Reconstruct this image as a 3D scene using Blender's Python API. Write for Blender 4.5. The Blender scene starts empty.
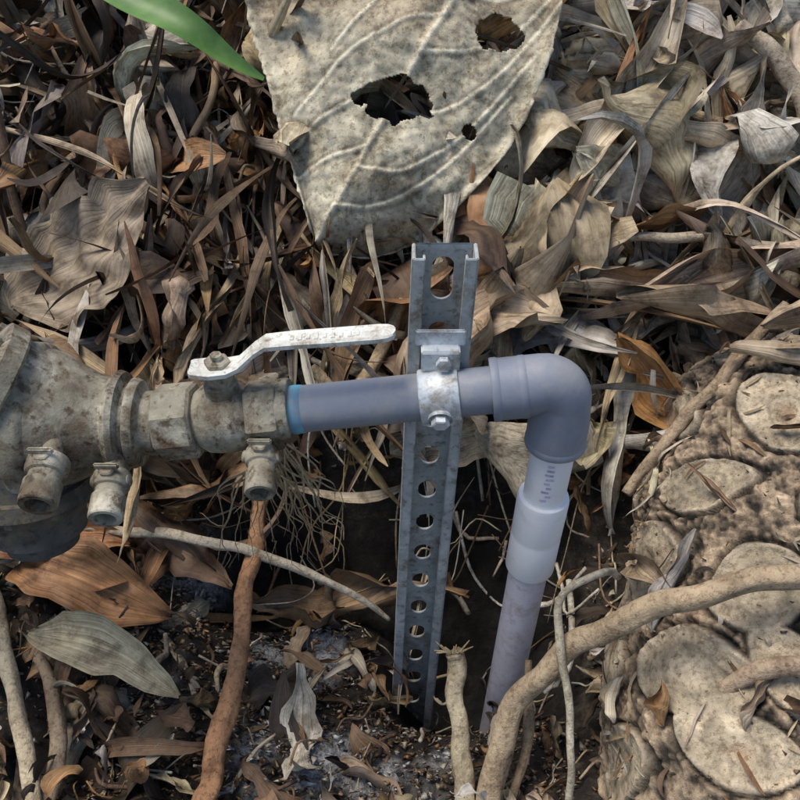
import bpy, math, random
import numpy as np
from mathutils import Vector, Matrix, noise
random.seed(7); rng=np.random.default_rng(11)
SC=0.1   # geometry is written in decimetres, stored in metres
scene=bpy.context.scene

# ------------------------------------------------------------ materials
def newmat(name):
    m=bpy.data.materials.new(name); m.use_nodes=True
    nt=m.node_tree; b=nt.nodes['Principled BSDF']
    return m,nt,b
def N(nt,t,**k):
    n=nt.nodes.new(t)
    for a,v in k.items(): setattr(n,a,v)
    return n
def coords(nt,kind='Object',scale=10.0):
    tc=N(nt,'ShaderNodeTexCoord'); mp=N(nt,'ShaderNodeMapping')
    mp.inputs['Scale'].default_value=(scale,)*3
    nt.links.new(tc.outputs[kind],mp.inputs['Vector']); return mp.outputs[0]
def noi(nt,vec,scale,detail=4,rough=.6,dist=0):
    n=N(nt,'ShaderNodeTexNoise'); n.inputs['Scale'].default_value=scale
    n.inputs['Detail'].default_value=detail; n.inputs['Roughness'].default_value=rough
    n.inputs['Distortion'].default_value=dist
    nt.links.new(vec,n.inputs['Vector']); return n.outputs['Fac']
def ramp(nt,fac,stops):
    r=N(nt,'ShaderNodeValToRGB'); e=r.color_ramp.elements
    while len(e)<len(stops): e.new(0.5)
    for i,(p,c) in enumerate(stops):
        e[i].position=p; e[i].color=(c if len(c)==4 else (*c,1))
    nt.links.new(fac,r.inputs[0]); return r.outputs[0]
def mix(nt,mode,fac,a,b):
    m=N(nt,'ShaderNodeMix',data_type='RGBA',blend_type=mode)
    for i,v in ((0,fac),(6,a),(7,b)):
        if isinstance(v,(int,float)): m.inputs[i].default_value=v
        elif isinstance(v,tuple): m.inputs[i].default_value=(*v,1)
        else: nt.links.new(v,m.inputs[i])
    return m.outputs[2]
def bump(nt,b,h,strength=.5,dist=.002):
    n=N(nt,'ShaderNodeBump'); n.inputs['Strength'].default_value=strength
    n.inputs['Distance'].default_value=dist
    nt.links.new(h,n.inputs['Height']); nt.links.new(n.outputs[0],b.inputs['Normal'])

def stain_mat(name,stops,scale,rough,metal=0,bstr=.3,dirt=None,dscale=2.0,dthr=(.5,.65),speck=0):
    m,nt,b=newmat(name); v=coords(nt)
    n=noi(nt,v,scale,6,.65); c=ramp(nt,n,stops)
    if dirt:
        d=ramp(nt,noi(nt,v,dscale,7,.75,.3),[(dthr[0],(0,0,0)),(dthr[1],(1,1,1))])
        c=mix(nt,'MIX',d,c,dirt)
        if speck:
            sp=ramp(nt,noi(nt,v,dscale*6,3,.7),[(.34,(.4,.33,.27)),(.46,(1,1,1))]); c=mix(nt,'MULTIPLY',speck,c,sp)
    nt.links.new(c,b.inputs['Base Color'])
    b.inputs['Roughness'].default_value=rough; b.inputs['Metallic'].default_value=metal
    bump(nt,b,noi(nt,v,scale*4,5,.7),bstr,.001)
    return m
M_grey=stain_mat('grey_pvc',[(.3,(.185,.205,.255)),(.7,(.25,.27,.32))],2,.55,0,.2,(.36,.34,.31),2.2,(.46,.80))
M_white=stain_mat('white_pvc',[(.3,(.78,.77,.78)),(.7,(.86,.85,.85))],2,.45,0,.1,(.58,.54,.49),2.5,(.54,.82))
M_lower=stain_mat('buried_pvc',[(.3,(.54,.50,.54)),(.7,(.66,.62,.66))],2,.5,0,.15,(.24,.20,.16),2,(.50,.74),.3)
M_cyan=stain_mat('primer_blue',[(.38,(.10,.42,.58)),(.58,(.20,.27,.34))],4,.5)
M_purple=stain_mat('print_purple',[(.4,(.42,.30,.50)),(.6,(.66,.60,.70))],20,.5)
M_brass=stain_mat('weathered_bronze',[(.28,(.08,.068,.045)),(.40,(.20,.175,.125)),(.55,(.33,.30,.225)),(.68,(.58,.53,.42))],3.0,.72,.05,1.2,(.12,.08,.045),1.8,(.50,.62),1.0)
M_brassd=stain_mat('dark_bronze',[(.3,(.035,.037,.04)),(.7,(.13,.125,.11))],3,.65,.15,.9,(.16,.13,.09),2,(.5,.62),.6)
M_zinc=stain_mat('galvanised',[(.3,(.32,.33,.33)),(.5,(.45,.47,.46)),(.7,(.64,.66,.65))],4,.6,.2,.3,(.19,.15,.10),2.0,(.51,.67),.7)
M_clamp=stain_mat('zinc_clamp',[(.3,(.50,.54,.57)),(.7,(.70,.73,.75))],6,.55,.3,.2,(.30,.26,.20),4,(.50,.66),.4)
M_lever=stain_mat('lever_paint',[(.3,(.62,.60,.53)),(.7,(.78,.77,.71))],5,.5,.0,.25,(.28,.23,.16),3.5,(.50,.66),.7)

def leaf_mat(name,blot=.6,rough=.62):
    m,nt,b=newmat(name)
    at=N(nt,'ShaderNodeAttribute',attribute_name='Col')
    ob=coords(nt)
    uv=N(nt,'ShaderNodeUVMap'); uv.uv_map='UVMap'
    sep=N(nt,'ShaderNodeSeparateXYZ'); nt.links.new(uv.outputs[0],sep.inputs[0])
    ab=N(nt,'ShaderNodeMath',operation='ABSOLUTE'); nt.links.new(sep.outputs[1],ab.inputs[0])
    mid=ramp(nt,ab.outputs[0],[(0,(1.3,1.27,1.2)),(.05,(1.15,1.14,1.1)),(.09,(.82,.80,.78)),(.3,(1,1,1))])
    c=mix(nt,'MULTIPLY',.8,at.outputs['Color'],mid)
    mp=N(nt,'ShaderNodeMapping'); mp.inputs['Scale'].default_value=(2.2,15,1); nt.links.new(uv.outputs[0],mp.inputs['Vector'])
    add=N(nt,'ShaderNodeVectorMath',operation='ADD'); nt.links.new(mp.outputs[0],add.inputs[0])
    sc=N(nt,'ShaderNodeVectorMath',operation='SCALE'); nt.links.new(at.outputs['Color'],sc.inputs[0]); sc.inputs['Scale'].default_value=61
    nt.links.new(sc.outputs[0],add.inputs[1])
    st=noi(nt,add.outputs[0],1.0,3,.6)
    c=mix(nt,'MULTIPLY',.9,c,ramp(nt,st,[(.32,(.5,.46,.41)),(.5,(.95,.94,.92)),(.66,(1.22,1.22,1.22))]))
    bl=ramp(nt,noi(nt,ob,3.0,5,.75),[(.36,(.24,.18,.13)),(.5,(.93,.89,.85)),(.66,(1.32,1.33,1.35))])
    c=mix(nt,'MULTIPLY',blot,c,bl)
    nt.links.new(c,b.inputs['Base Color']); b.inputs['Roughness'].default_value=rough
    bump(nt,b,st,.7,.0015)
    return m
M_leaf=leaf_mat('dry_leaf',.75)
m,nt,b=newmat('pale_dry_leaf'); M_big=m; v=coords(nt)
at=N(nt,'ShaderNodeAttribute',attribute_name='Col')
c=mix(nt,'MULTIPLY',.85,at.outputs['Color'],ramp(nt,noi(nt,v,2.2,6,.8,.3),[(.36,(.38,.32,.24)),(.5,(.95,.93,.89)),(.66,(1.15,1.15,1.15))]))
c=mix(nt,'MULTIPLY',.7,c,ramp(nt,noi(nt,v,15,4,.8),[(.38,(.36,.30,.22)),(.48,(.97,.97,.97)),(.7,(1.2,1.2,1.2))]))
nt.links.new(c,b.inputs['Base Color']); b.inputs['Roughness'].default_value=.7; bump(nt,b,noi(nt,v,13,5,.75),.8,.0015)

def wood_mat(name,d=5,k=.95,f=.7):
    m,nt,b=newmat(name); v=coords(nt)
    at=N(nt,'ShaderNodeAttribute',attribute_name='Col')
    r=ramp(nt,noi(nt,v,3,d,.75,.3),[(.32,(.40,.35,.30)),(.5,(.95,.93,.9)),(.68,(1.3,1.3,1.27))])
    c=mix(nt,'MULTIPLY',k,at.outputs['Color'],r)
    q=ramp(nt,noi(nt,v,20,3,.75),[(.36,(.4,.34,.28)),(.5,(1,1,1))])
    c=mix(nt,'MULTIPLY',f,c,q)
    nt.links.new(c,b.inputs['Base Color']); b.inputs['Roughness'].default_value=.78
    bump(nt,b,noi(nt,v,14,5,.8),1.0,.003); return m
M_wood=wood_mat('dry_wood')
M_trunk=wood_mat('scarred_bark',6,.8,.7)

m,nt,b=newmat('soil'); M_soil=m; v=coords(nt)
at=N(nt,'ShaderNodeAttribute',attribute_name='Col'); sp=N(nt,'ShaderNodeSeparateColor'); nt.links.new(at.outputs['Color'],sp.inputs[0])
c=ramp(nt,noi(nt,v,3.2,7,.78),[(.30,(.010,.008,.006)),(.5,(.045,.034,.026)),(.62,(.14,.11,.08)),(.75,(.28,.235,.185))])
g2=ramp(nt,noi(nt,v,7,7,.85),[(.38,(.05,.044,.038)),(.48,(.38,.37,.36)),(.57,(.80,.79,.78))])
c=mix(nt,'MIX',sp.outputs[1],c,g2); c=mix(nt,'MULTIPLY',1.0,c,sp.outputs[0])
nt.links.new(c,b.inputs['Base Color']); b.inputs['Roughness'].default_value=.9
bump(nt,b,noi(nt,v,7,7,.8),1,.01)

# ------------------------------------------------------------ mesh helpers
class MB:
    def __init__(s): s.V=[];s.F=[];s.C=[];s.U=[];s.n=0
    def add(s,V,F,C=None,U=None):
        V=np.asarray(V,float); s.V.append(V)
        s.F.extend([tuple(int(i)+s.n for i in f) for f in F])
        s.C.append(np.tile(np.array(C if C is not None and np.ndim(C)==1 else (.5,.5,.5)),(len(V),1)) if (C is None or np.ndim(C)==1) else np.asarray(C))
        s.U.append(np.zeros((len(V),2)) if U is None else np.asarray(U)); s.n+=len(V)
def build(name,mb,mat,parent=None,smooth=True,angle=None):
    V=np.concatenate(mb.V)*SC; me=bpy.data.meshes.new(name)
    me.from_pydata(V.tolist(),[],mb.F); me.update()
    C=np.concatenate(mb.C); ca=me.color_attributes.new('Col','FLOAT_COLOR','POINT')
    ca.data.foreach_set('color',np.hstack([C,np.ones((len(C),1))]).ravel())
    uvl=me.uv_layers.new(name='UVMap'); U=np.concatenate(mb.U)
    li=np.zeros(len(me.loops),int); me.loops.foreach_get('vertex_index',li)
    uvl.data.foreach_set('uv',U[li].ravel())
    if smooth:
        me.polygons.foreach_set('use_smooth',[True]*len(me.polygons))
        if angle: me.set_sharp_from_angle(angle=math.radians(angle))
    me.materials.append(mat)
    o=bpy.data.objects.new(name,me); scene.collection.objects.link(o)
    if parent: o.parent=parent
    return o
def empty(name):
    e=bpy.data.objects.new(name,None); e.empty_display_size=.02; scene.collection.objects.link(e); return e
def frame(ax):
    ax=Vector(ax).normalized(); ref=Vector((0,0,1)) if abs(ax.z)<.9 else Vector((0,1,0))
    s=ax.cross(ref).normalized(); return ax,s,s.cross(ax).normalized()
def lathe(mb,o,ax,prof,n=40,rot=0,col=None,poly=None):
    """prof: list of (t along axis, radius). poly=6 makes a hexagonal section"""
    ax,s,u=frame(ax); o=Vector(o); V=[];F=[]
    for t,r in prof:
        for k in range(n):
            a=2*math.pi*k/n+rot; rr=r
            if poly:
                w=math.pi/poly; rr=r*math.cos(w)/math.cos(((a-rot)%(2*w))-w)*1.06; 
            V.append(o+ax*t+(s*math.cos(a)+u*math.sin(a))*rr)
    m=len(prof)
    for i in range(m-1):
        for k in range(n):
            k2=(k+1)%n; F.append((i*n+k,i*n+k2,(i+1)*n+k2,(i+1)*n+k))
    mb.add([tuple(v) for v in V],F,col)
def catmull(P,per=8):
    P=[np.array(p,float) for p in P]; Q=[2*P[0]-P[1]]+P+[2*P[-1]-P[-2]]; out=[]
    for i in range(1,len(Q)-2):
        for k in range(per):
            t=k/per; a,b,c,d=Q[i-1:i+3]
            out.append(.5*((2*b)+(c-a)*t+(2*a-5*b+4*c-d)*t*t+(3*b-a-3*c+d)*t**3))
    out.append(P[-1]); return np.array(out)
def tube(mb,P,R,n=10,per=8,col=(.4,.3,.2),lump=0,flat=1.0,cap=True,wob=0):
    C=catmull(P,per); m=len(C); R=np.interp(np.linspace(0,1,m),np.linspace(0,1,len(R)),R) if np.ndim(R) else np.full(m,R)
    if wob:
        o=rng.random()*50
        for i in range(m): C[i]+=np.array(noise.noise_vector(Vector((C[i][0]*2.3+o,C[i][1]*2.3,C[i][2]*2.3))))*wob
    T=np.gradient(C,axis=0); T/=np.linalg.norm(T,axis=1)[:,None]
    s=np.cross(T[0],(0.1,.2,1)); s/=np.linalg.norm(s); V=[];ph=rng.random()*9
    for i in range(m):
        s=s-T[i]*np.dot(s,T[i]); s/=np.linalg.norm(s); u=np.cross(T[i],s)
        for k in range(n):
            a=2*math.pi*k/n; r=R[i]
            if lump: r*=(1+lump*(noise.noise(Vector((math.cos(a)*1.2+ph,math.sin(a)*1.2,C[i][1]*2.5+C[i][2]*2.5)))*2+.8*noise.noise(Vector((math.cos(a)*3+ph,math.sin(a)*3,C[i][1]*9+C[i][2]*9)))))
            V.append(C[i]+(s*math.cos(a)+u*math.sin(a)*flat)*r)
    F=[]
    for i in range(m-1):
        for k in range(n):
            k2=(k+1)%n; F.append((i*n+k,i*n+k2,(i+1)*n+k2,(i+1)*n+k))
    if cap: F.append(tuple(range(n))[::-1]); F.append(tuple((m-1)*n+k for k in range(n)))
    mb.add(V,F,col)
def box(mb,c,sx,sy,sz,bev=.02,axes=None):
    import bmesh
    bm=bmesh.new(); bmesh.ops.create_cube(bm,size=1)
    for v in bm.verts: v.co=Vector((v.co.x*sx,v.co.y*sy,v.co.z*sz))
    bmesh.ops.bevel(bm,geom=bm.edges[:],offset=bev,segments=2,affect='EDGES')
    X,Y,Z=axes if axes else (Vector((1,0,0)),Vector((0,1,0)),Vector((0,0,1)))
    bm.verts.index_update()
    V=[tuple(Vector(c)+X*v.co.x+Y*v.co.y+Z*v.co.z) for v in bm.verts]
    F=[[v.index for v in f.verts] for f in bm.faces]; bm.free(); mb.add(V,F)

# ------------------------------------------------------------ terrain
def pit(x,y):
    return min(1,math.exp(-(((x-.85)/.95)**4+((y-1.0)/1.15)**4))+.65*math.exp(-(((x+1.0)/1.0)**4+((y-1.45)/.65)**4)))
def ash(x,y):
    return max(1.15*math.exp(-(((x+.65)/.8)**2+((y+.8)/.5)**2)), 1.1*math.exp(-(((x+1.0)/.6)**2+((y-.35)/.35)**2)),math.exp(-(((x+2.3)/.7)**2+((y-1.2)/.4)**2)),.8*math.exp(-(((x-.3)/.5)**2+((y+.9)/.4)**2)))
def H(x,y,det=True):
    b=.8*(math.log1p(math.exp(3*(y-.9)))/3 if y<8 else y-.9)
    if b>6.5: b=6.5+(1-math.exp(-(b-6.5)*.5))*1.0
    z=.15+b
    z-=.45*math.exp(-(((x+.1)/1.3)**2+((y-.1)/.75)**2))
    z-=1.35*pit(x,y)
    z+=.35*math.exp(-(((x+3.2)/1.2)**2+((y-.2)/1.0)**2))
    if det and abs(x)<30 and abs(y)<40:
        z+=.30*noise.noise(Vector((x*.7,y*.7,1)))+.14*noise.noise(Vector((x*2.1,y*2.1,5)))+.06*noise.noise(Vector((x*6,y*6,9)))
    return z
def axis(lo,hi,step,far):
    a=list(np.arange(lo,hi+1e-6,step)); d=step;x=hi;r=[]
    while x<far: d*=1.35; x+=d; r.append(x)
    d=step;x=lo;l=[]
    while x>-far: d*=1.35; x-=d; l.append(x)
    return l[::-1]+a+r
xs=axis(-6,6,.05,3000); ys=axis(-3,8.5,.05,3000)
mb=MB(); V=[];C=[]
for y in ys:
    for x in xs:
        z=H(x,y); near=abs(x)<6 and -3<y<8.5; p=pit(x,y) if near else 0
        if near: z+=.07*noise.noise(Vector((x*14,y*14,3)))+.03*noise.noise(Vector((x*25,y*25,3)))
        V.append((x,y,z)); q=1-.8*min(1,p*1.3)  # q darkens the soil colour inside the pit: shade painted in
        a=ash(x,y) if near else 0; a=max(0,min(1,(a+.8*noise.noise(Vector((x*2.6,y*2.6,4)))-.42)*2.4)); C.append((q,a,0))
nx=len(xs); F=[(j*nx+i,j*nx+i+1,(j+1)*nx+i+1,(j+1)*nx+i) for j in range(len(ys)-1) for i in range(nx-1)]
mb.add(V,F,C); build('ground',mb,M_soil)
def nrm(x,y):
    e=.15; n=Vector((-(H(x+e,y)-H(x-e,y))/(2*e),-(H(x,y+e)-H(x,y-e))/(2*e),1)); return n.normalized()

# ------------------------------------------------------------ leaf generator
def smooth_rand(nu,k,amp):
    return np.interp(np.linspace(0,1,nu),np.linspace(0,1,k),rng.normal(0,amp,k))
def leaf(mb,p,head,up,L,W,col,curl=0,fold=.4,twist=0,wav=.1,nu=14,nv=5,shape=.8,pitch0=0,ragged=.1,rollc=0,pleat=0,crumple=.0,torn=False,burn=.0):
    head=np.array(head,float); up=np.array(up,float); head/=np.linalg.norm(head)
    side=np.cross(head,up); side/=np.linalg.norm(side); up=np.cross(side,head)
    s=np.linspace(0,1,nu); ph=rng.random(8)*6.28
    a=pitch0+curl*(s-.3)+.25*np.sin(s*5+ph[0])*wav*4+smooth_rand(nu,5,.25)
    ds=L/(nu-1); cx=np.concatenate([[0],np.cumsum(np.cos(a[:-1])*ds)]); cz=np.concatenate([[0],np.cumsum(np.sin(a[:-1])*ds)])
    cx-=cx.mean(); cz-=cz.mean()
    lat=.12*L*np.sin(s*3+ph[3])*rng.uniform(-1,1)
    w=W*.5*np.sin(np.pi*np.clip(s**shape*.96+.02,0,1))**.75
    if torn: w=W*.5*np.clip(np.minimum(s*6+rng.uniform(0,.4),(1-s)*4+rng.uniform(0,.5)),0,1)
    kk=min(12,max(4,nu//2))
    wl=w*np.clip(1+smooth_rand(nu,kk,ragged),.12,1.6); wr=w*np.clip(1+smooth_rand(nu,kk,ragged),.12,1.6)
    off=rng.normal(0,.09,nv)*L if torn else np.zeros(nv)
    v=np.linspace(-1,1,nv)
    tw=twist*(s-.5); Vv=np.zeros((nu,nv,3)); U=np.zeros((nu,nv,2)); CC=np.zeros((nu,nv,3))
    rl=rollc*(1+smooth_rand(nu,4,.4))
    for j,vv in enumerate(v):
        ww=wl if vv<0 else wr
        th=fold*abs(vv)**.7+rl*abs(vv)**2
        lx=vv*ww*np.cos(th); lz=abs(vv)*ww*np.sin(th)+wav*W*.5*np.sin(s*11+ph[2]+vv*2)*abs(vv)+pleat*w*np.sin(s*30-abs(vv)*8)
        if crumple: lz=lz+crumple*W*(np.sin(s*L/W*5+vv*4+ph[4])*.5+np.sin(s*L/W*9-vv*6+ph[5])*.3+np.sin(vv*7+s*4+ph[6])*.35)
        x2=lx*np.cos(tw)-lz*np.sin(tw); z2=lx*np.sin(tw)+lz*np.cos(tw)
        nxv=-np.sin(a); nzv=np.cos(a)
        X=cx+z2*nxv+off[j]*np.abs(2*s-1)**3; Z=cz+z2*nzv
        Vv[:,j]=np.array(p)+X[:,None]*head+(x2+lat)[:,None]*side+Z[:,None]*up
        U[:,j,0]=s*L*.7; U[:,j,1]=vv
        k=1-.25*abs(vv)*rng.random()-burn*np.clip(s*1.6-.6,0,1); CC[:,j]=np.clip(np.array(col)[None,:]*k[:,None],.01,.9) if np.ndim(k) else np.array(col)*k
    F=[(i*nv+j,i*nv+j+1,(i+1)*nv+j+1,(i+1)*nv+j) for i in range(nu-1) for j in range(nv-1)]
    mb.add(Vv.reshape(-1,3),F,CC.reshape(-1,3),U.reshape(-1,2))
PAL=[((.50,.39,.25),3),((.64,.54,.39),3.0),((.30,.195,.11),3.4),((.38,.21,.10),1.6),((.17,.105,.062),2.6),((.66,.61,.51),2.2),((.07,.05,.036),1.6),((.52,.29,.12),.7),((.38,.34,.28),1.6)]
def pick(bias):
    w=np.array([q[1] for q in PAL]); br=np.array([sum(q[0]) for q in PAL])
    w=w*np.exp(bias*(br-.8)*1.8); w/=w.sum(); i=rng.choice(len(PAL),p=w)
    return np.array(PAL[i][0])*rng.uniform(.72,1.15)*np.array([1,rng.uniform(.96,1.04),rng.uniform(.88,1.12)])
def clear(x,y): return (-.9<x<1.7 and -1.3<y<.6) or (-1.85<x<-1.15 and -2<y<.9)
def pitclear(x,y): return pit(x,y)>.18
lit=MB()
def scatter(n,xr,yr,Lr,Wr,lift,bias,tilt=.5,downhill=.3,kind='mix'):
    for _ in range(n):
        x=rng.uniform(*xr); y=rng.uniform(*yr)
        if clear(x,y) and (Lr[1]>.7 or rng.random()<.3): continue
        if pitclear(x,y) and rng.random()<.95: continue
        if pit(x+0,y-.45)>.4 and Lr[1]>.7 and rng.random()<.6: continue
        if x>1.7 and y<1.9 and Lr[0]>.4: continue
        nn=np.array(nrm(x,y)); z=H(x,y)
        up=nn+rng.normal(0,tilt,3); up/=np.linalg.norm(up)
        hd=rng.normal(0,1,3)+np.array([0,-.7,-.6])*downhill*3
        hd=hd-up*np.dot(hd,up)
        p=np.array([x,y,z])+nn*rng.uniform(.0,lift)
        b=bias(x,y) if callable(bias) else bias
        r=rng.random(); c=pick(b)
        L=rng.uniform(*Lr)
        if kind=='strip' or (kind=='mix' and r<.42):
            leaf(lit,p,hd,up,L*1.35,rng.uniform(.06,.26),c,curl=rng.normal(0,1.6),fold=rng.uniform(0,1.2),twist=rng.normal(0,2.2),wav=rng.uniform(.02,.4),nu=18,nv=4,shape=rng.uniform(.5,1.2),ragged=.3,rollc=rng.uniform(-1,1.6),torn=rng.random()<.15)
        elif kind=='sheet' or (kind=='mix' and r<.70):
            W=rng.uniform(*Wr)*1.25
            leaf(lit,p,hd,up,L*.95,W,c,curl=rng.normal(0,1.5),fold=rng.uniform(-.2,.8),twist=rng.normal(0,.9),wav=.2,nu=20,nv=8,ragged=.4,rollc=rng.uniform(-1.2,2.6),crumple=rng.uniform(.03,.12),torn=rng.random()<.35,burn=rng.uniform(0,.5),shape=rng.uniform(.5,1.5))
        else:
            W=rng.uniform(*Wr)*(.5+.5*L/Lr[1])
            leaf(lit,p,hd,up,L,W,c,curl=rng.normal(0,1.6),fold=rng.uniform(0,1.4),twist=rng.normal(0,1.4),wav=rng.uniform(.02,.35),
             nu=16,nv=6,shape=rng.uniform(.5,1.5),ragged=rng.uniform(.1,.4),rollc=rng.uniform(-.6,1.8),crumple=.04,burn=rng.uniform(0,.4))
def bias(x,y): return max(-1.8,min(1.4,.28*x+.12*(y-2)))
scatter(500,(-6,-.2),(1.0,8.5),(.7,2.0),(.18,.55),.75,lambda x,y:bias(x,y)-.35,tilt=.6,downhill=.5)
scatter(480,(-.5,6.3),(1.0,8.5),(.9,2.8),(.25,.85),.85,lambda x,y:bias(x,y)+.3,tilt=.55,downhill=.2)
scatter(110,(.2,6.3),(2.0,8.5),(1.2,2.6),(.4,1.0),1.0,lambda x,y:bias(x,y)+.5,tilt=.55,downhill=.1,kind='sheet')
scatter(40,(-6,-1.5),(1.8,7.5),(1.0,1.8),(.5,.9),.9,-.2,tilt=.55,downhill=.3,kind='sheet')
scatter(260,(-6,6.3),(1.6,8.5),(1.2,3.0),(.5,1.1),1.1,lambda x,y:bias(x,y)+.2,tilt=.6,downhill=.3,kind='strip')
scatter(110,(-2.9,-.3),(2.1,5.2),(1.1,2.0),(.5,1.1),1.1,-.5,tilt=.35,downhill=1.2,kind='strip')
scatter(85,(-5,-.6),(-2.2,1.2),(.6,1.5),(.2,.5),.25,-.2,tilt=.3,downhill=0)
scatter(90,(-1.2,2.2),(-2.4,1.2),(.3,.69),(.08,.22),.12,.1,tilt=.35,downhill=0)
scatter(1100,(-5,6),(-2.2,7),(.12,.5),(.05,.20),.5,lambda x,y:bias(x,y)*.6,tilt=.7,downhill=0)
for k in range(10000):
    x=rng.uniform(-5,4.5); y=rng.uniform(-2.3,3.0) if k%3 else rng.uniform(-1.5,1.0)
    if k%2: x=rng.uniform(-2.8,1.5); y=rng.uniform(-1.7,1.7)
    if pitclear(x,y): continue
    s=rng.uniform(.015,.07); g=ash(x,y)*(.5+.9*noise.noise(Vector((x*2.6,y*2.6,4))))
    c=np.array((.74,.73,.71))*rng.uniform(.5,1.1) if rng.random()<g else pick(-.4)
    p=np.array([x,y,H(x,y)+rng.uniform(0,.11)]); A=rng.normal(0,1,(4,3)); A/=np.linalg.norm(A,axis=1)[:,None]
    lit.add(p+A*s*np.array([1,rng.uniform(.3,1),.6]),[(0,1,2),(0,2,3),(0,3,1),(1,3,2)],c,rng.random((4,2)))
fb=MB()
for k in range(850):
    x=rng.uniform(-5,5.5); y=rng.uniform(-2,7)
    if clear(x,y) and rng.random()<.5: continue
    L=rng.uniform(.3,1.8) if y>1 else rng.uniform(.2,.9); a=rng.random()*6.28; n=4; P=[]; q=np.array([x,y]); lf=rng.uniform(.02,.75 if y>1 else .16)
    for i in range(n):
        P.append((q[0],q[1],H(q[0],q[1],True)+lf+rng.normal(0,.07))); a+=rng.normal(0,.5); q=q+np.array([math.cos(a),math.sin(a)])*L/n
    r=rng.choice([.008,.012,.02,.035],p=[.45,.33,.18,.04])
    tube(fb,P,[r,r,r*.6],n=5,per=4,col=pick(.2))
build('twigs',fb,M_wood)

# ------------------------------------------------------------ strut post
post=empty('metal_strut_post')
def plate_seg(V,F,x0,x1,z0,z1,hx,hz,hw,hh,y,th,n=32):
    b=len(V); pts=[]
    for k in range(n):
        a=2*math.pi*(k+.5)/n; c,s=math.cos(a),math.sin(a)
        r=hw; ex=max(0,hh-hw); inner=(hx+r*c,hz+r*s+(ex if s>0 else -ex))
        m=max(abs(c),abs(s)); sx,sz=c/m,s/m
        outer=((x0+x1)/2+sx*(x1-x0)/2,(z0+z1)/2+sz*(z1-z0)/2); pts.append((inner,outer))
    for cn in [(x1,z1),(x0,z1),(x0,z0),(x1,z0)]:
        k=min(range(n),key=lambda k:(pts[k][1][0]-cn[0])**2+(pts[k][1][1]-cn[1])**2); pts[k]=(pts[k][0],cn)
    for yy in (y,y+th):
        for i,o in pts: V.append((i[0],yy,i[1])); V.append((o[0],yy,o[1]))
    for k in range(n):
        k2=(k+1)%n; f=b; g=b+2*n
        F.append((f+2*k,f+2*k2,f+2*k2+1,f+2*k+1)); F.append((g+2*k,g+2*k+1,g+2*k2+1,g+2*k2)); F.append((f+2*k,g+2*k,g+2*k2,f+2*k2))
px=.27; hwid=.205; V=[];F=[]
ztop=4.76; seg=.40; z=ztop; i=0
while z>-1.6:
    z0=z-(.52 if i==0 else seg)
    plate_seg(V,F,px-hwid+.02,px+hwid-.02,z0,z,px,(z+z0)/2,.075,(.17 if i==0 else .10),.34,.022)
    z=z0; i+=1
def lean(V):   # the post leans a little: its foot stands to the left of its head
    return [(x-.030*(3.9-z),y,z) for x,y,z in V]
pb=MB(); pb.add(lean(V),F); build('perforated_web',pb,M_zinc,post,smooth=False)
pb=MB()
zb=-1.6; zc=(ztop+zb)/2; zl=ztop-zb
for sgn in(-1,1):
    box(pb,(px+sgn*hwid,.26,zc),.024,.205,zl,.006)
    box(pb,(px+sgn*(hwid-.035),.158,zc),.075,.022,zl,.006)
    box(pb,(px+sgn*(hwid-.066),.185,zc),.016,.06,zl,.005)
pb.V=[np.array(lean(v_)) for v_ in pb.V]
build('flanges',pb,M_zinc,post,angle=35)

# ------------------------------------------------------------ pvc pipe run
pvc=empty('pvc_pipe_run')
A=Vector((-.84,0,3.60)); E=Vector((1.15,0,3.86)); dirx=(E-A).normalized()
pb=MB(); L=(E-A).length
lathe(pb,A,dirx,[(0,.12),(0,.168),(.02,.170),(L-.3,.170)]); build('horizontal_pipe',pb,M_grey,pvc,angle=40)
pb=MB(); lathe(pb,A+dirx*.0,dirx,[(.03,.165),(.035,.176),(.10,.178),(.15,.174),(.155,.168)]); build('primer_band',pb,M_cyan,pvc,angle=50)
pb=MB(); path=[]
for t in np.linspace(0,1,14):
    a=t*math.pi/2; rad=.15
    c0=E+Vector((-rad,0,-rad)); path.append(c0+Vector((math.sin(a)*rad,0,math.cos(a)*rad)))
Cc=[E-dirx*.5,E-dirx*.30]+path+[E+Vector((0,0,-.32)),E+Vector((0,0,-.56))]
Cc=[np.array(c) for c in Cc]; T=np.gradient(np.array(Cc),axis=0); T/=np.linalg.norm(T,axis=1)[:,None]
V=[];n=40; m=len(Cc)
for i,(c,t) in enumerate(zip(Cc,T)):
    side=np.array((0,1.,0)); u=np.cross(side,t)
    r=.222 if i in(0,1,m-1,m-2) else .207
    for k in range(n):
        a=2*math.pi*k/n; V.append(c+(side*math.cos(a)+u*math.sin(a))*r)
F=[(i*n+k,i*n+(k+1)%n,(i+1)*n+(k+1)%n,(i+1)*n+k) for i in range(m-1) for k in range(n)]
pb.add(V,F)
lathe(pb,Cc[0],dirx,[(-.012,.168),(-.012,.224),(.0,.229),(.035,.229),(.05,.221)])
lathe(pb,Cc[-1],(0,0,1),[(-.012,.165),(-.012,.224),(.0,.229),(.035,.229),(.05,.221)])
lathe(pb,Vector(Cc[1]),dirx,[(-.02,.222),(.0,.226),(.03,.226),(.05,.205)])
build('elbow_fitting',pb,M_grey,pvc,angle=50)
top=Vector((E.x,0,3.4)); dn=Vector((-.035,0,-1)).normalized()   # riser leans very slightly
pb=MB(); lathe(pb,top,dn,[(0,.165),(.8,.165)]); build('white_riser',pb,M_white,pvc)
pb=MB(); lathe(pb,top,dn,[(.67,.16),(.67,.197),(.70,.205),(1.08,.203),(1.10,.199),(1.12,.203),(1.51,.205),(1.53,.195),(1.53,.15)]); build('white_coupling',pb,M_white,pvc,angle=45)
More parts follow.
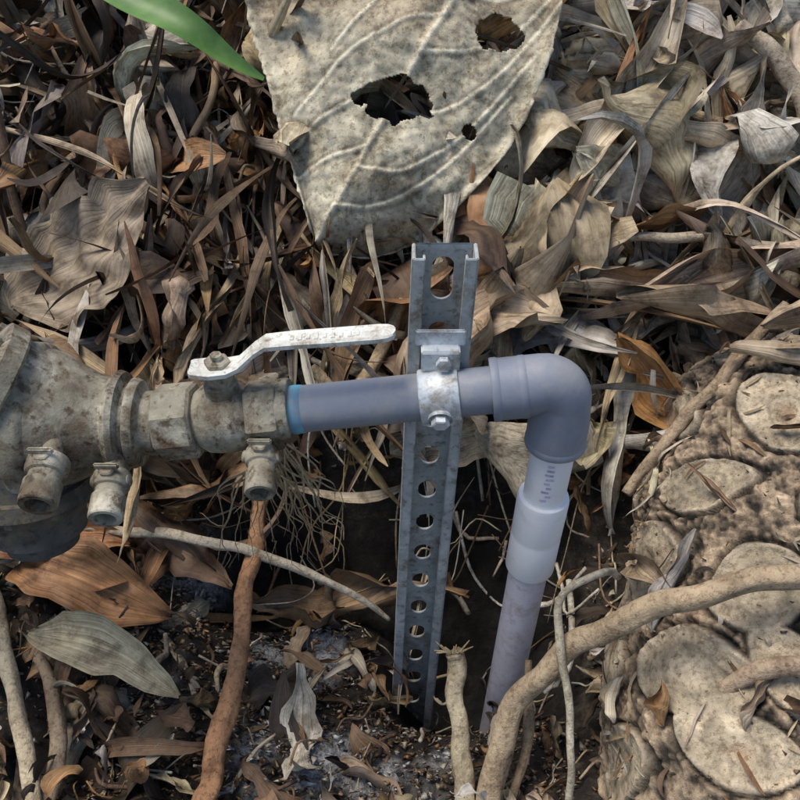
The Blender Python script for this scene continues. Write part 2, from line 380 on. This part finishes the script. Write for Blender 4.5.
pb=MB(); lathe(pb,top,dn,[(1.45,.165),(5.0,.165)]); build('lower_riser',pb,M_lower,pvc)
pb=MB()
for k in range(9):
    zc_=3.18-k*.045; a0=-1.75+.1*math.sin(k*3); wv=.07+.06*rng.random(); V=[]
    for zz in(zc_,zc_+.022):
        cxp=E.x-.035*(3.4-zz)
        for j in range(5):
            a=a0+wv*(j/4-.5)*3; V.append((cxp+.1668*math.cos(a),.1668*math.sin(a),zz))
    pb.add(V,[(j,j+1,j+6,j+5) for j in range(4)])
build('printed_label',pb,M_purple,pvc)

# clamp
cl=empty('pipe_clamp'); pb=MB(); cc=A+dirx*((px+.01-A.x)/dirx.x)
lathe(pb,cc-dirx*.14,dirx,[(0,.172),(0,.190),(.01,.196),(.27,.196),(.28,.190),(.28,.172)],48)
build('strap',pb,M_clamp,cl,angle=40)
pb=MB()
box(pb,cc+Vector((0,.05,.26)),.27,.03,.17,.01); box(pb,cc+Vector((0,.12,.335)),.27,.16,.03,.01)
box(pb,cc+Vector((.03,.04,-.24)),.2,.03,.15,.01); box(pb,cc+Vector((0,.1,-.31)),.24,.14,.03,.01)
box(pb,cc+Vector((0,.14,.40)),.35,.03,.13,.01)
build('ears',pb,M_clamp,cl,angle=40)
pb=MB(); d=Vector((0,-.8,-.25)).normalized()
lathe(pb,cc+d*.18,d,[(0,.01),(0,.085),(.015,.09),(.03,.085)],24)
lathe(pb,cc+d*.2,d,[(0,.06),(.055,.06),(.062,.05),(.062,.0)],24,poly=6)
lathe(pb,cc+Vector((.02,.02,-.25)),(0,-1,0),[(0,.05),(.05,.05),(.06,.0)],24,poly=6)
lathe(pb,cc+Vector((.02,.03,.27)),(0,-1,0),[(0,.05),(.05,.05),(.06,.0)],24,poly=6)
build('bolts',pb,M_clamp,cl,angle=30)

# ------------------------------------------------------------ ball valve
bv=empty('ball_valve'); B=Vector((-1.80,0,3.475)); db=(Vector((-.80,0,3.605))-B).normalized()
pb=MB()
lathe(pb,B,db,[(.0,.15),(.0,.19),(.1,.20)],36)
lathe(pb,B,db,[(.06,.15),(.06,.245),(.08,.265),(.33,.265),(.35,.245),(.35,.2)],48,poly=8)
lathe(pb,B,db,[(.34,.20),(.37,.215),(.42,.25),(.50,.262),(.60,.262),(.68,.25),(.73,.21),(.75,.205)],40)
lathe(pb,B,db,[(.74,.19),(.74,.25),(.76,.265),(.94,.265),(.96,.25),(.965,.235)],48,poly=6,rot=.2)
lathe(pb,B,db,[(.955,.235),(1.02,.235),(1.035,.225),(1.035,.15)],36)
sb=B+db*.55
lathe(pb,sb,(0,0,1),[(.2,.12),(.32,.12),(.33,.10),(.40,.10)],28)
build('valve_body',pb,M_brass,bv,angle=35)
pb=MB()
lathe(pb,sb,(0,0,1),[(.40,.05),(.40,.105),(.43,.105),(.435,.09)],28)
lathe(pb,sb,(0,0,1),[(.44,.085),(.51,.085),(.52,.07),(.52,.04),(.56,.04),(.565,.0)],28,poly=6)
build('stem_nut',pb,M_brass,bv,angle=30)
pr=[(-1.44,4.00,.07),(-1.42,4.00,.09),(-1.30,4.00,.11),(-1.18,4.01,.10),(-1.10,4.04,.078),(-.98,4.16,.075),(-.90,4.22,.08),(-.70,4.245,.085),(-.40,4.27,.088),(-.14,4.295,.088),(-.08,4.30,.078),(-.045,4.302,.055),(-.03,4.303,.02)]
V=[];F=[]
for x,z,w in pr:
    V+=[(x,-.03-w,z-.010),(x,-.03-w,z+.022),(x,-.03-w*.82,z+.034),(x,-.03-w*.6,z+.022),(x,-.03+w*.6,z+.022),(x,-.03+w*.82,z+.034),(x,-.03+w,z+.022),(x,-.03+w,z-.010)]
for i in range(len(pr)-1):
    for k in range(8): F.append((i*8+k,i*8+(k+1)%8,(i+1)*8+(k+1)%8,(i+1)*8+k))
F.append(tuple(range(8))); F.append(tuple((len(pr)-1)*8+k for k in range(8)))
pb=MB(); pb.add(V,F)
for k in range(9):
    x=-.72+k*.055; z=4.243+(x+.7)*.083; box(pb,(x,-.03,z+.026),.028,.055+.015*(k%2),.012,.004)
build('lever_handle',pb,M_lever,bv,angle=40)

def cock(parent,p,tilt=0,s=1.0):
    d=Vector((tilt,-.97,-.22)).normalized(); p=Vector(p); pb=MB()
    lathe(pb,p-d*.22,d,[(0,.07),(.2,.075)],24)
    lathe(pb,p,d,[(0,.05),(0,.10*s),(.015,.108*s),(.10,.108*s),(.12,.10*s),(.13,.085*s),(.17,.085*s),(.19,.098*s),(.34,.098*s),(.35,.098*s),(.36,.092*s),(.36,.064*s),(.10,.058*s),(.10,0)],32)
    u=Vector((0,-.10,.99)).normalized()
    lathe(pb,p+d*.06,u,[(.06,.06),(.14,.06),(.15,.05),(.15,0)],20,poly=6)
    box(pb,p+d*.06+u*.165,.17,.03,.05,.01)
    for q in(-1,1): lathe(pb,p+d*.07,(q,0,.15),[(.07,.045),(.13,.045),(.14,.03),(.14,0)],16)
    build('test_cock',pb,M_brass,parent,angle=35)
cock(bv,(-.98,-.22,3.42),.05,1.1)

# ------------------------------------------------------------ backflow preventer
bf=empty('backflow_preventer'); pb=MB()
O=Vector((-1.74,0,3.48)); ad=Vector((-1,0,.02)).normalized()
lathe(pb,O,ad,[(0,.15),(0,.22),(.02,.235),(.10,.235),(.11,.25),(.13,.31),(.17,.33),(.19,.33),(.21,.29),(.23,.29),(.25,.37),(.29,.385),(.32,.37),(.34,.34),(.45,.36),(.58,.43),(.70,.50),(.78,.53),(.80,.56),(.83,.575),(.93,.58),(.96,.565),(.98,.53),(1.3,.50),(1.6,.52),(2.2,.5)],64)
lathe(pb,(-2.55,.0,3.55),Vector((-.75,-.1,.66)),[(0,.42),(.35,.42),(.36,.47),(.38,.49),(.50,.49),(.52,.46),(.56,.36),(.60,.2),(.61,0)],48)
for k in range(8):
    a=k*math.pi/4; ax_,s1,u1=frame((-.75,-.1,.66)); q=Vector((-2.55,0,3.55))+ax_*.5+(s1*math.cos(a)+u1*math.sin(a))*.41
    lathe(pb,q,ax_,[(0,.05),(.06,.05),(.065,0)],18,poly=6)
build('cast_body',pb,M_brass,bf,angle=35)
pb=MB()
lathe(pb,(-2.75,-.1,3.45),(.05,-.3,-.95),[(0,.40),(.35,.40),(.36,.44),(.48,.45),(.50,.42),(.62,.36),(.78,.34),(.80,.28),(.9,.26),(.91,0)],48)
for k in range(8):
    a=k*math.pi/4; ax_,s1,u1=frame((.05,-.3,-.95)); q=Vector((-2.75,-.1,3.45))+ax_*.46+(s1*math.cos(a)+u1*math.sin(a))*.385
    lathe(pb,q,ax_,[(0,.05),(.07,.05),(.075,0)],18,poly=6)
build('relief_valve_body',pb,M_brassd,bf,angle=35)
cock(bf,(-2.36,-.50,3.60),.02,1.3); cock(bf,(-2.00,-.42,3.38),.05,1.2)
pb=MB(); tube(pb,[(-3.8,0,3.5),(-4.3,0,3.5),(-4.6,0,3.2),(-4.65,0,2.0),(-4.65,0,-.3)],.3,n=24); build('inlet_pipe',pb,M_brassd,bf)

# ------------------------------------------------------------ philodendron trunk
ctrl=catmull([(2.85,-3.2,-.9),(3.05,-1.2,.26),(3.35,0,.98),(3.65,.9,1.45),(4.0,1.7,1.9),(4.3,2.2,2.1)],75)
m=len(ctrl); n=440; T=np.gradient(ctrl,axis=0); T/=np.linalg.norm(T,axis=1)[:,None]
arc=np.concatenate([[0],np.cumsum(np.linalg.norm(np.diff(ctrl,axis=0),axis=1))])
Rr=1.32*np.ones(m); en=np.clip((arc[-1]-arc)/1.0,0,1); Rr*=np.sqrt(1-(1-en)**2*.98)
srng=np.random.default_rng(5); sc=[]; row=0; t=.2
while t<arc[-1]:
    for k in range(8):
        sc.append((t+srng.normal(0,.10),(k+.5*(row%2)+srng.normal(0,.13))*2*math.pi/8,srng.uniform(.34,.54),srng.uniform(.24,.35),srng.normal(0,.45),srng.uniform(-1,1),srng.random()))
    t+=.74; row+=1
sc=np.array(sc)
V=np.zeros((m,n,3)); C=np.zeros((m,n,3)); ph=np.arange(n)*2*math.pi/n
for i in range(m):
    side=np.cross(T[i],(0,0,1.)); side/=np.linalg.norm(side); u=np.cross(side,T[i])
    near=sc[np.abs(sc[:,0]-arc[i])<.85]
    best=np.full(n,5.); idt=np.zeros(n); idr=np.zeros(n)
    for q in near:
        dp=(ph-q[1]+math.pi)%(2*math.pi)-math.pi; du=dp*1.3; dt=arc[i]-q[0]
        cu=math.cos(q[4]); su=math.sin(q[4]); a=(du*cu+dt*su)/q[2]; b=(-du*su+dt*cu)/q[3]
        b=b+.35*q[5]*np.clip(a*a,0,1.5)
        e=np.clip((np.abs(a)**1.6+np.abs(b)**1.8),0,25)**.58
        idt=np.where(e<best,q[6],idt); best=np.minimum(best,e)
    for k in range(n):
        p=ctrl[i]+(side*math.cos(ph[k])+u*math.sin(ph[k]))*1.3
        pv=Vector(p); n1=noise.noise(pv*1.1); n2=noise.noise(pv*3.2); n3=noise.noise(pv*8); n4=noise.noise(pv*26); n5=noise.noise(pv*2.2+Vector((9,9,9)))
        e=best[k]+.13*n2+.055*n3+.015*n4
        rim=math.exp(-((e-.97)/.075)**2)*(.8+.5*n5); inside=1/(1+math.exp((e-.97)/.03)); dd=e+.25*n2
        inner=math.exp(-(dd/.30)**4)
        out=1-inside; crack=math.exp(-((e-1.11)/.06)**2)
        dr=.13*n1+.03*n2+.008*n3+.03*rim-.012*inside-.03*inner*inside-.065*crack+out*(.03*n4+.04*n3)
        V[i,k]=ctrl[i]+(side*math.cos(ph[k])+u*math.sin(ph[k]))*(Rr[i]+dr)
        base=np.array((.27,.205,.14))*max(.12,1+1.8*n3+1.3*n4+.6*n2)
        ins=np.array((.56,.465,.33))*(.72+.5*idt[k])*max(.25,1+.35*n2+.3*n3+.35*n4+.3*n5)
        c=base*out+ins*inside
        ring=math.exp(-((dd-.46)/.05)**2)*inside*(.55+.6*n5)
        c=c*(1-.55*ring); g=.65*inner*inside*(idt[k]>.35); c=c*(1-g)+np.array((.25,.145,.08))*g*(1+1.2*n3)
        c=c*(1-rim*.5)+np.array((.68,.59,.45))*rim*.5*(1+.6*n3); c=c*(1-.85*crack)
        C[i,k]=np.clip(c,.008,.85)
F=[(i*n+k,i*n+(k+1)%n,(i+1)*n+(k+1)%n,(i+1)*n+k) for i in range(m-1) for k in range(n)]
pb=MB(); pb.add(V.reshape(-1,3),F,C.reshape(-1,3)); build('philodendron_trunk',pb,M_trunk)
# leaf scraps and crumbs lying on the trunk (part of the litter)
cnt=0
while cnt<900:
    i=rng.integers(60,m-20); k=rng.integers(0,n); nn=V[i,k]-ctrl[i]; nn=nn/np.linalg.norm(nn)
    if nn[2]<.1: continue
    cnt+=1; up=nn+rng.normal(0,.25,3); hd=rng.normal(0,1,3); hd-=nn*hd.dot(nn)
    if cnt<34: leaf(lit,V[i,k]+nn*.08,hd,up,rng.uniform(.3,1.0),rng.uniform(.1,.30),pick(.3),curl=rng.normal(0,1.2),fold=.5,twist=rng.normal(0,1),ragged=.3,rollc=.8,nu=16,nv=6,crumple=.04)
    elif cnt<200: leaf(lit,V[i,k]+nn*.02,hd,up,rng.uniform(.1,.5),rng.uniform(.012,.05),pick(.2),curl=rng.normal(0,1.5),fold=.4,nu=8,nv=3)
    else:
        A_=rng.normal(0,1,(4,3)); A_/=np.linalg.norm(A_,axis=1)[:,None]
        lit.add(V[i,k]+A_*rng.uniform(.01,.045)*np.array([1,.6,.5]),[(0,1,2),(0,2,3),(0,3,1),(1,3,2)],pick(-.9),rng.random((4,2)))
build('leaf_litter',lit,M_leaf)

# ------------------------------------------------------------ roots and sticks
def S(name,P,R,col,n=16,per=16,lump=.14,flat=1,wob=.04):
    pb=MB(); tube(pb,P,R,n=n,per=per,col=col,lump=lump,flat=flat,wob=wob); return build(name,pb,M_wood)
S('aerial_root',[(.74,-1.9,-.5),(.77,-1.27,.30),(.94,-.80,.92),(1.32,-.62,1.46),(1.84,-.64,2.10),(2.36,-.70,2.44),(2.94,-.68,2.60),(3.6,-.6,2.6),(4.3,-.3,1.7)],[.095,.11,.10,.095,.095,.09,.095,.10,.11],(.46,.35,.23),n=24,lump=.09,wob=.05)
S('aerial_root',[(1.9,.1,1.6),(1.67,-.22,2.03),(1.34,-.36,1.94),(1.30,-.67,1.64),(1.38,-1.04,1.21),(1.36,-1.3,.9),(1.41,-1.6,.3)],[.03,.033,.035,.03,.03],(.54,.48,.36),n=10)
S('aerial_root',[(2.3,-1.0,1.4),(2.8,-1.0,1.90),(3.3,-1.05,2.0),(3.9,-.9,1.8)],[.05,.08,.08,.08],(.50,.38,.27))
S('stick',[(-1.38,1.5,1.35),(-1.44,.88,1.1),(-1.47,.0,.82),(-1.55,-.9,.62),(-1.60,-1.31,.55),(-1.68,-2.0,.4)],[.07,.085,.08,.092,.09,.10],(.38,.20,.10),lump=.2,wob=.06)
S('stick',[(.46,-.30,1.05),(.49,-.36,.95),(.50,-.8,.62),(.55,-1.27,.32),(.56,-1.8,-.1)],[.07,.08,.08,.09,.09],(.54,.45,.30),lump=.18)
S('stick',[(-3.9,1.2,1.0),(-2.8,1.0,1.2),(-1.6,.8,1.15),(-.5,.6,.72),(-.1,.5,.4)],[.03,.05,.045,.02],(.46,.40,.31))
S('stick',[(2.10,.9,1.8),(2.6,1.3,2.3),(3.25,1.75,2.95),(3.6,2.0,3.2)],[.05,.06,.06,.04],(.40,.30,.2))
S('stick',[(-4.0,.6,.85),(-3.87,.38,.88),(-3.5,-.4,.7),(-3.12,-1.16,.6),(-2.9,-1.7,.4)],[.06,.07,.07,.06],(.54,.45,.31),wob=.02)
S('stick',[(-3.5,.1,.6),(-3.1,-.5,.55),(-2.95,-1.4,.4)],[.05,.07,.08],(.34,.26,.18))
S('stick',[(3.0,4.6,4.05),(3.7,4.3,3.9),(4.5,4.0,3.6),(5.2,3.6,3.3)],[.04,.07,.08,.08],(.54,.44,.3))
S('stick',[(3.6,4.9,4.8),(3.95,4.6,4.6),(4.3,4.2,4.1),(4.4,3.8,3.5)],[.08,.10,.10,.1],(.46,.38,.29))
S('stick',[(2.2,3.2,3.2),(3.2,3.1,3.25),(4.4,3.0,3.1)],[.04,.055,.05],(.48,.41,.31))
S('stick',[(3.9,6.3,5.5),(4.0,5.6,5.1),(4.2,5.1,4.7)],[.1,.12,.1],(.44,.4,.32))
S('stick',[(-.9,2.2,2.3),(-.5,2.0,2.1),(.05,2.7,2.75)],[.05,.08,.05],(.52,.40,.25))
S('stick',[(.95,-1.3,.2),(1.12,-.7,.6),(1.15,-.3,.9)],[.04,.05,.03],(.33,.24,.15))
pb=MB()
for k in range(18):
    a=rng.uniform(-1,1); b=rng.uniform(-.5,1)
    tube(pb,[(.47,-.32,.98),(.47+a*.07,-.32,1.08),(.47+a*.18,-.32+b*.05,1.12+b*.08)],[.018,.013,.004],n=5,per=4,col=(.5,.38,.22))
for k in range(34):
    a=rng.uniform(-1.1,1); 
    tube(pb,[(-.98+a*.05,.05,3.25),(-.98+a*.22,.0,3.0+rng.uniform(-.1,.05)),(-.98+a*.42,.05,2.6+rng.uniform(-.25,.2)),(-1+a*.6,.2,1.9+rng.uniform(-.5,.6))],[.011,.009,.006,.002],n=5,per=5,col=(.48,.36,.22),wob=.14)
build('fine_roots',pb,M_wood)

pb=MB(); leaf(pb,(-2.47,4.45,5.08),(1.25,-.32,-.42),(0,-.6,.8),2.6,.40,(.10,.20,.045),curl=.0,fold=.35,wav=.0,nu=24,nv=7,ragged=0,shape=.8)
m_,nt,b=newmat('green_leaf'); v=coords(nt); nt.links.new(ramp(nt,noi(nt,v,3),[(.3,(.05,.13,.02)),(.7,(.14,.26,.06))]),b.inputs['Base Color']); b.inputs['Roughness'].default_value=.5
build('green_leaf',pb,m_)

# ------------------------------------------------------------ the big pale leaf
O=np.array((0,2.22,1.83)); UP=np.array((0,.643,.766)); FW=np.array((0,.766,-.643))
left=catmull([(-1.72,5.0,0),(-1.56,4.0,0),(-1.38,3.3,0),(-1.14,2.5,0),(-.88,1.66,0)],16)[:,:2]
right=catmull([(1.5,5.3,0),(1.66,4.2,0),(1.42,3.2,0),(1.05,2.5,0),(.52,1.92,0),(.02,1.62,0),(-.44,1.52,0),(-.86,1.60,0)],16)[:,:2]
def resamp(P,k):
    d=np.concatenate([[0],np.cumsum(np.linalg.norm(np.diff(P,axis=0),axis=1))]); t=np.linspace(0,d[-1],k)
    return np.stack([np.interp(t,d,P[:,0]),np.interp(t,d,P[:,1])],1)
nu,nv=270,190; Lf=resamp(left,nu); Rt=resamp(right,nu)
mid=catmull([(1.2,5.2,0),(.68,4.3,0),(.10,3.3,0),(-.40,2.4,0),(-.84,1.66,0)],12)[:,:2]
vl=[]
for f,k in ((.04,0),(.2,1),(.36,2),(.55,3),(.72,4)):
    i=int(f*(len(mid)-1)); p=mid[i]
    vl.append(catmull([(*p,0),(p[0]-.45+rng.normal(0,.04),p[1]-.12,0),(p[0]-.95,p[1]-.42,0),(p[0]-1.5,p[1]-1.0,0)],8)[:,:2])
for f,k in ((.12,0),(.3,1),(.47,2),(.62,3),(.78,4),(.9,5)):
    i=int(f*(len(mid)-1)); p=mid[i]
    vl.append(catmull([(*p,0),(p[0]+.5,p[1]+.02+rng.normal(0,.04),0),(p[0]+1.1,p[1]+.38,0),(p[0]+1.8,p[1]+1.15,0)],8)[:,:2])
def dline(P,L):
    A_=L[:-1];B_=L[1:]; d=B_-A_; t=np.clip(((P[:,None]-A_)*d).sum(2)/np.maximum((d*d).sum(1),1e-9),0,1)
    return np.sqrt(((P[:,None]-(A_+d*t[...,None]))**2).sum(2)).min(1)
G=np.array([[Lf[i]*(1-j/(nv-1))+Rt[i]*(j/(nv-1)) for j in range(nv)] for i in range(nu)])
for i in range(nu):
    for j in (0,nv-1):
        q=G[i,j]; G[i,j]=q+(.05*noise.noise(Vector((q[0]*5,q[1]*5,1)))+.02*noise.noise(Vector((q[0]*17,q[1]*17,1))))
PP=G.reshape(-1,2); dm=dline(PP,mid); dv=np.full(len(PP),9.)
for l in vl: dv=np.minimum(dv,dline(PP,l))
V=[];C=[]
for q,(p,a,b_) in enumerate(zip(PP,dm,dv)):
    i,j=divmod(q,nv); v_=j/(nv-1); px_,py_=p
    w=.30*noise.noise(Vector((px_*.9,py_*.9,0)))+.07*noise.noise(Vector((px_*3.3,py_*3.3,2)))+.02*noise.noise(Vector((px_*10,py_*10,2)))
    ed=min(v_,1-v_)
    bend=.7*(v_-.5)**2*2+.32*math.exp(-((py_-1.50)/.28)**2)-.14*math.exp(-(ed/.035)**2)
    dep=w+bend-.04*math.exp(-(a/.045)**2)-.016*math.exp(-(b_/.018)**2)
    V.append(O+np.array((px_,0,0))+UP*py_+FW*(dep-.45))
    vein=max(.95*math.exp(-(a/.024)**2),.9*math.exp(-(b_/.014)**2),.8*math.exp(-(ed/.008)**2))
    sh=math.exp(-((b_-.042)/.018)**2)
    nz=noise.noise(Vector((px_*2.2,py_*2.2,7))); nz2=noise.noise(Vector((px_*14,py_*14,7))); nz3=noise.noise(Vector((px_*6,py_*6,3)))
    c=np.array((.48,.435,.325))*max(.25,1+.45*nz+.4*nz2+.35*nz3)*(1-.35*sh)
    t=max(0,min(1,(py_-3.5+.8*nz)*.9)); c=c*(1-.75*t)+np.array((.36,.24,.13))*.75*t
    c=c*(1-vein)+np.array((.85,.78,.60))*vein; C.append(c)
F=[]
for i in range(nu-1):
    for j in range(nv-1):
        p=G[i,j]; nn_=noise.noise(Vector((p[0]*3,p[1]*3,3)))+.6*noise.noise(Vector((p[0]*10,p[1]*10,3)))
        e=((p[0]+.07)/.37)**2+((p[1]-3.0)/.22)**2+.9*nn_
        e3=((p[0]-1.0)/.24)**2+((p[1]-3.75)/.20)**2+1.0*nn_
        e4=((p[0]-.70)/.08)**2+((p[1]-2.75)/.07)**2+.6*nn_
        if e<1 or e3<1 or e4<1: continue
        a=i*nv+j; F.append((a,a+1,a+nv+1,a+nv))
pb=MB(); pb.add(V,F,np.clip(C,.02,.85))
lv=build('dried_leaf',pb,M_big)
md=lv.modifiers.new('t','SOLIDIFY'); md.thickness=.0006

def L1(*a,**k):
    k.setdefault('crumple',.03); k.setdefault('ragged',.12); pb=MB(); leaf(pb,*a,**k); build('dried_leaf',pb,M_leaf)
L1((-3.3,3.15,3.15),(.75,.35,.45),(0,-.55,.8),2.0,1.35,(.33,.265,.19),curl=.5,fold=.25,wav=.08,nu=70,nv=15,shape=.8,pleat=.07)
L1((-2.0,1.9,2.2),(.9,.3,-.3),(0,-.5,.8),1.3,.6,(.36,.25,.15),curl=.8,fold=.5,wav=.1,nu=40,nv=11)
L1((-3.0,.5,.95),(1,-.35,.0),(.1,-.5,.8),1.7,.75,(.42,.22,.10),curl=-.9,fold=.5,wav=.1,nu=50,nv=13,pleat=.05)
L1((-3.4,.9,1.15),(1,-.1,.0),(.1,-.3,.8),1.5,.6,(.38,.19,.09),curl=-.7,fold=.6,wav=.1,nu=50,nv=13,pleat=.05)
L1((-2.7,-.3,.85),(1,-.45,-.05),(.0,-.5,.8),1.6,.50,(.50,.43,.28),curl=-.5,fold=.5,wav=.06,nu=50,nv=13,pleat=.02)
L1((1.6,2.9,3.1),(.6,.5,.55),(-.3,-.7,.6),1.8,.8,(.48,.37,.24),curl=.9,fold=.5,wav=.12,nu=40,nv=11,rollc=1)
L1((2.3,2.9,2.8),(1,.1,.05),(0,-.5,.8),2.0,.6,(.52,.40,.27),curl=-.8,fold=.5,wav=.15,nu=40,nv=11,rollc=1.2)
L1((3.5,2.6,3.1),(1,.1,.0),(0,-.6,.8),2.6,.7,(.58,.46,.35),curl=.6,fold=.3,wav=.15,nu=50,nv=13,rollc=1.2,crumple=.06)
L1((.9,2.7,2.5),(.4,.3,.75),(-.3,-.8,.4),1.9,.6,(.42,.32,.20),curl=.7,fold=.6,wav=.1,nu=40,nv=11,rollc=1.5)
L1((2.4,4.4,4.3),(.3,.5,.7),(-.2,-.7,.6),2.4,.6,(.62,.54,.41),curl=.4,fold=.8,wav=.1,nu=40,nv=11)
L1((1.5,5.2,5.1),(.7,.3,.4),(-.2,-.7,.6),1.6,.8,(.62,.36,.14),curl=.8,fold=.4,wav=.2,nu=40,nv=11,crumple=.08)
L1((3.5,4.0,3.8),(.5,-.3,.0),(-.2,-.6,.7),1.8,.6,(.58,.46,.32),curl=-.8,fold=.4,wav=.2,nu=40,nv=11,rollc=1.4)
L1((3.0,2.1,2.9),(1,-.1,-.2),(0,-.6,.8),2.2,.7,(.42,.31,.20),curl=-.6,fold=.4,wav=.15,nu=50,nv=13,rollc=1.2,crumple=.06)
L1((4.0,1.9,3.2),(.9,.3,.1),(0,-.6,.8),1.8,.6,(.48,.38,.26),curl=-.6,fold=.6,wav=.15,nu=50,nv=13,rollc=1)
L1((3.9,1.3,3.0),(.8,-.4,.0),(0,-.3,.9),1.9,.5,(.46,.36,.25),curl=-.5,fold=.5,wav=.15,nu=50,nv=13,rollc=1)

# ------------------------------------------------------------ light, sky, camera
sunv=Vector((-.38,.05,1)).normalized()  # towards the sun
el=math.asin(sunv.z); az=math.atan2(sunv.x,sunv.y)
w=bpy.data.worlds.new('World'); scene.world=w; w.use_nodes=True; nt=w.node_tree
sky=N(nt,'ShaderNodeTexSky',sky_type='NISHITA'); sky.sun_disc=False; sky.sun_elevation=el; sky.sun_rotation=az
nt.links.new(sky.outputs[0],nt.nodes['Background'].inputs[0]); nt.nodes['Background'].inputs[1].default_value=.15
ld=bpy.data.lights.new('sun','SUN'); ld.energy=3.4; ld.angle=math.radians(30); ld.color=(1,.93,.82)
lo=bpy.data.objects.new('sun',ld); scene.collection.objects.link(lo); lo.rotation_euler=sunv.to_track_quat('Z','Y').to_euler()
cd=bpy.data.cameras.new('camera'); cam=bpy.data.objects.new('camera',cd); scene.collection.objects.link(cam); scene.camera=cam
cam.location=(0,-.467,.762); cam.rotation_euler=(math.radians(50),0,0)
cd.sensor_width=36; cd.lens=36*858/800; cd.clip_start=.01; cd.clip_end=1000
scene.view_settings.view_transform='Standard'; scene.view_settings.look='None'; scene.view_settings.exposure=0
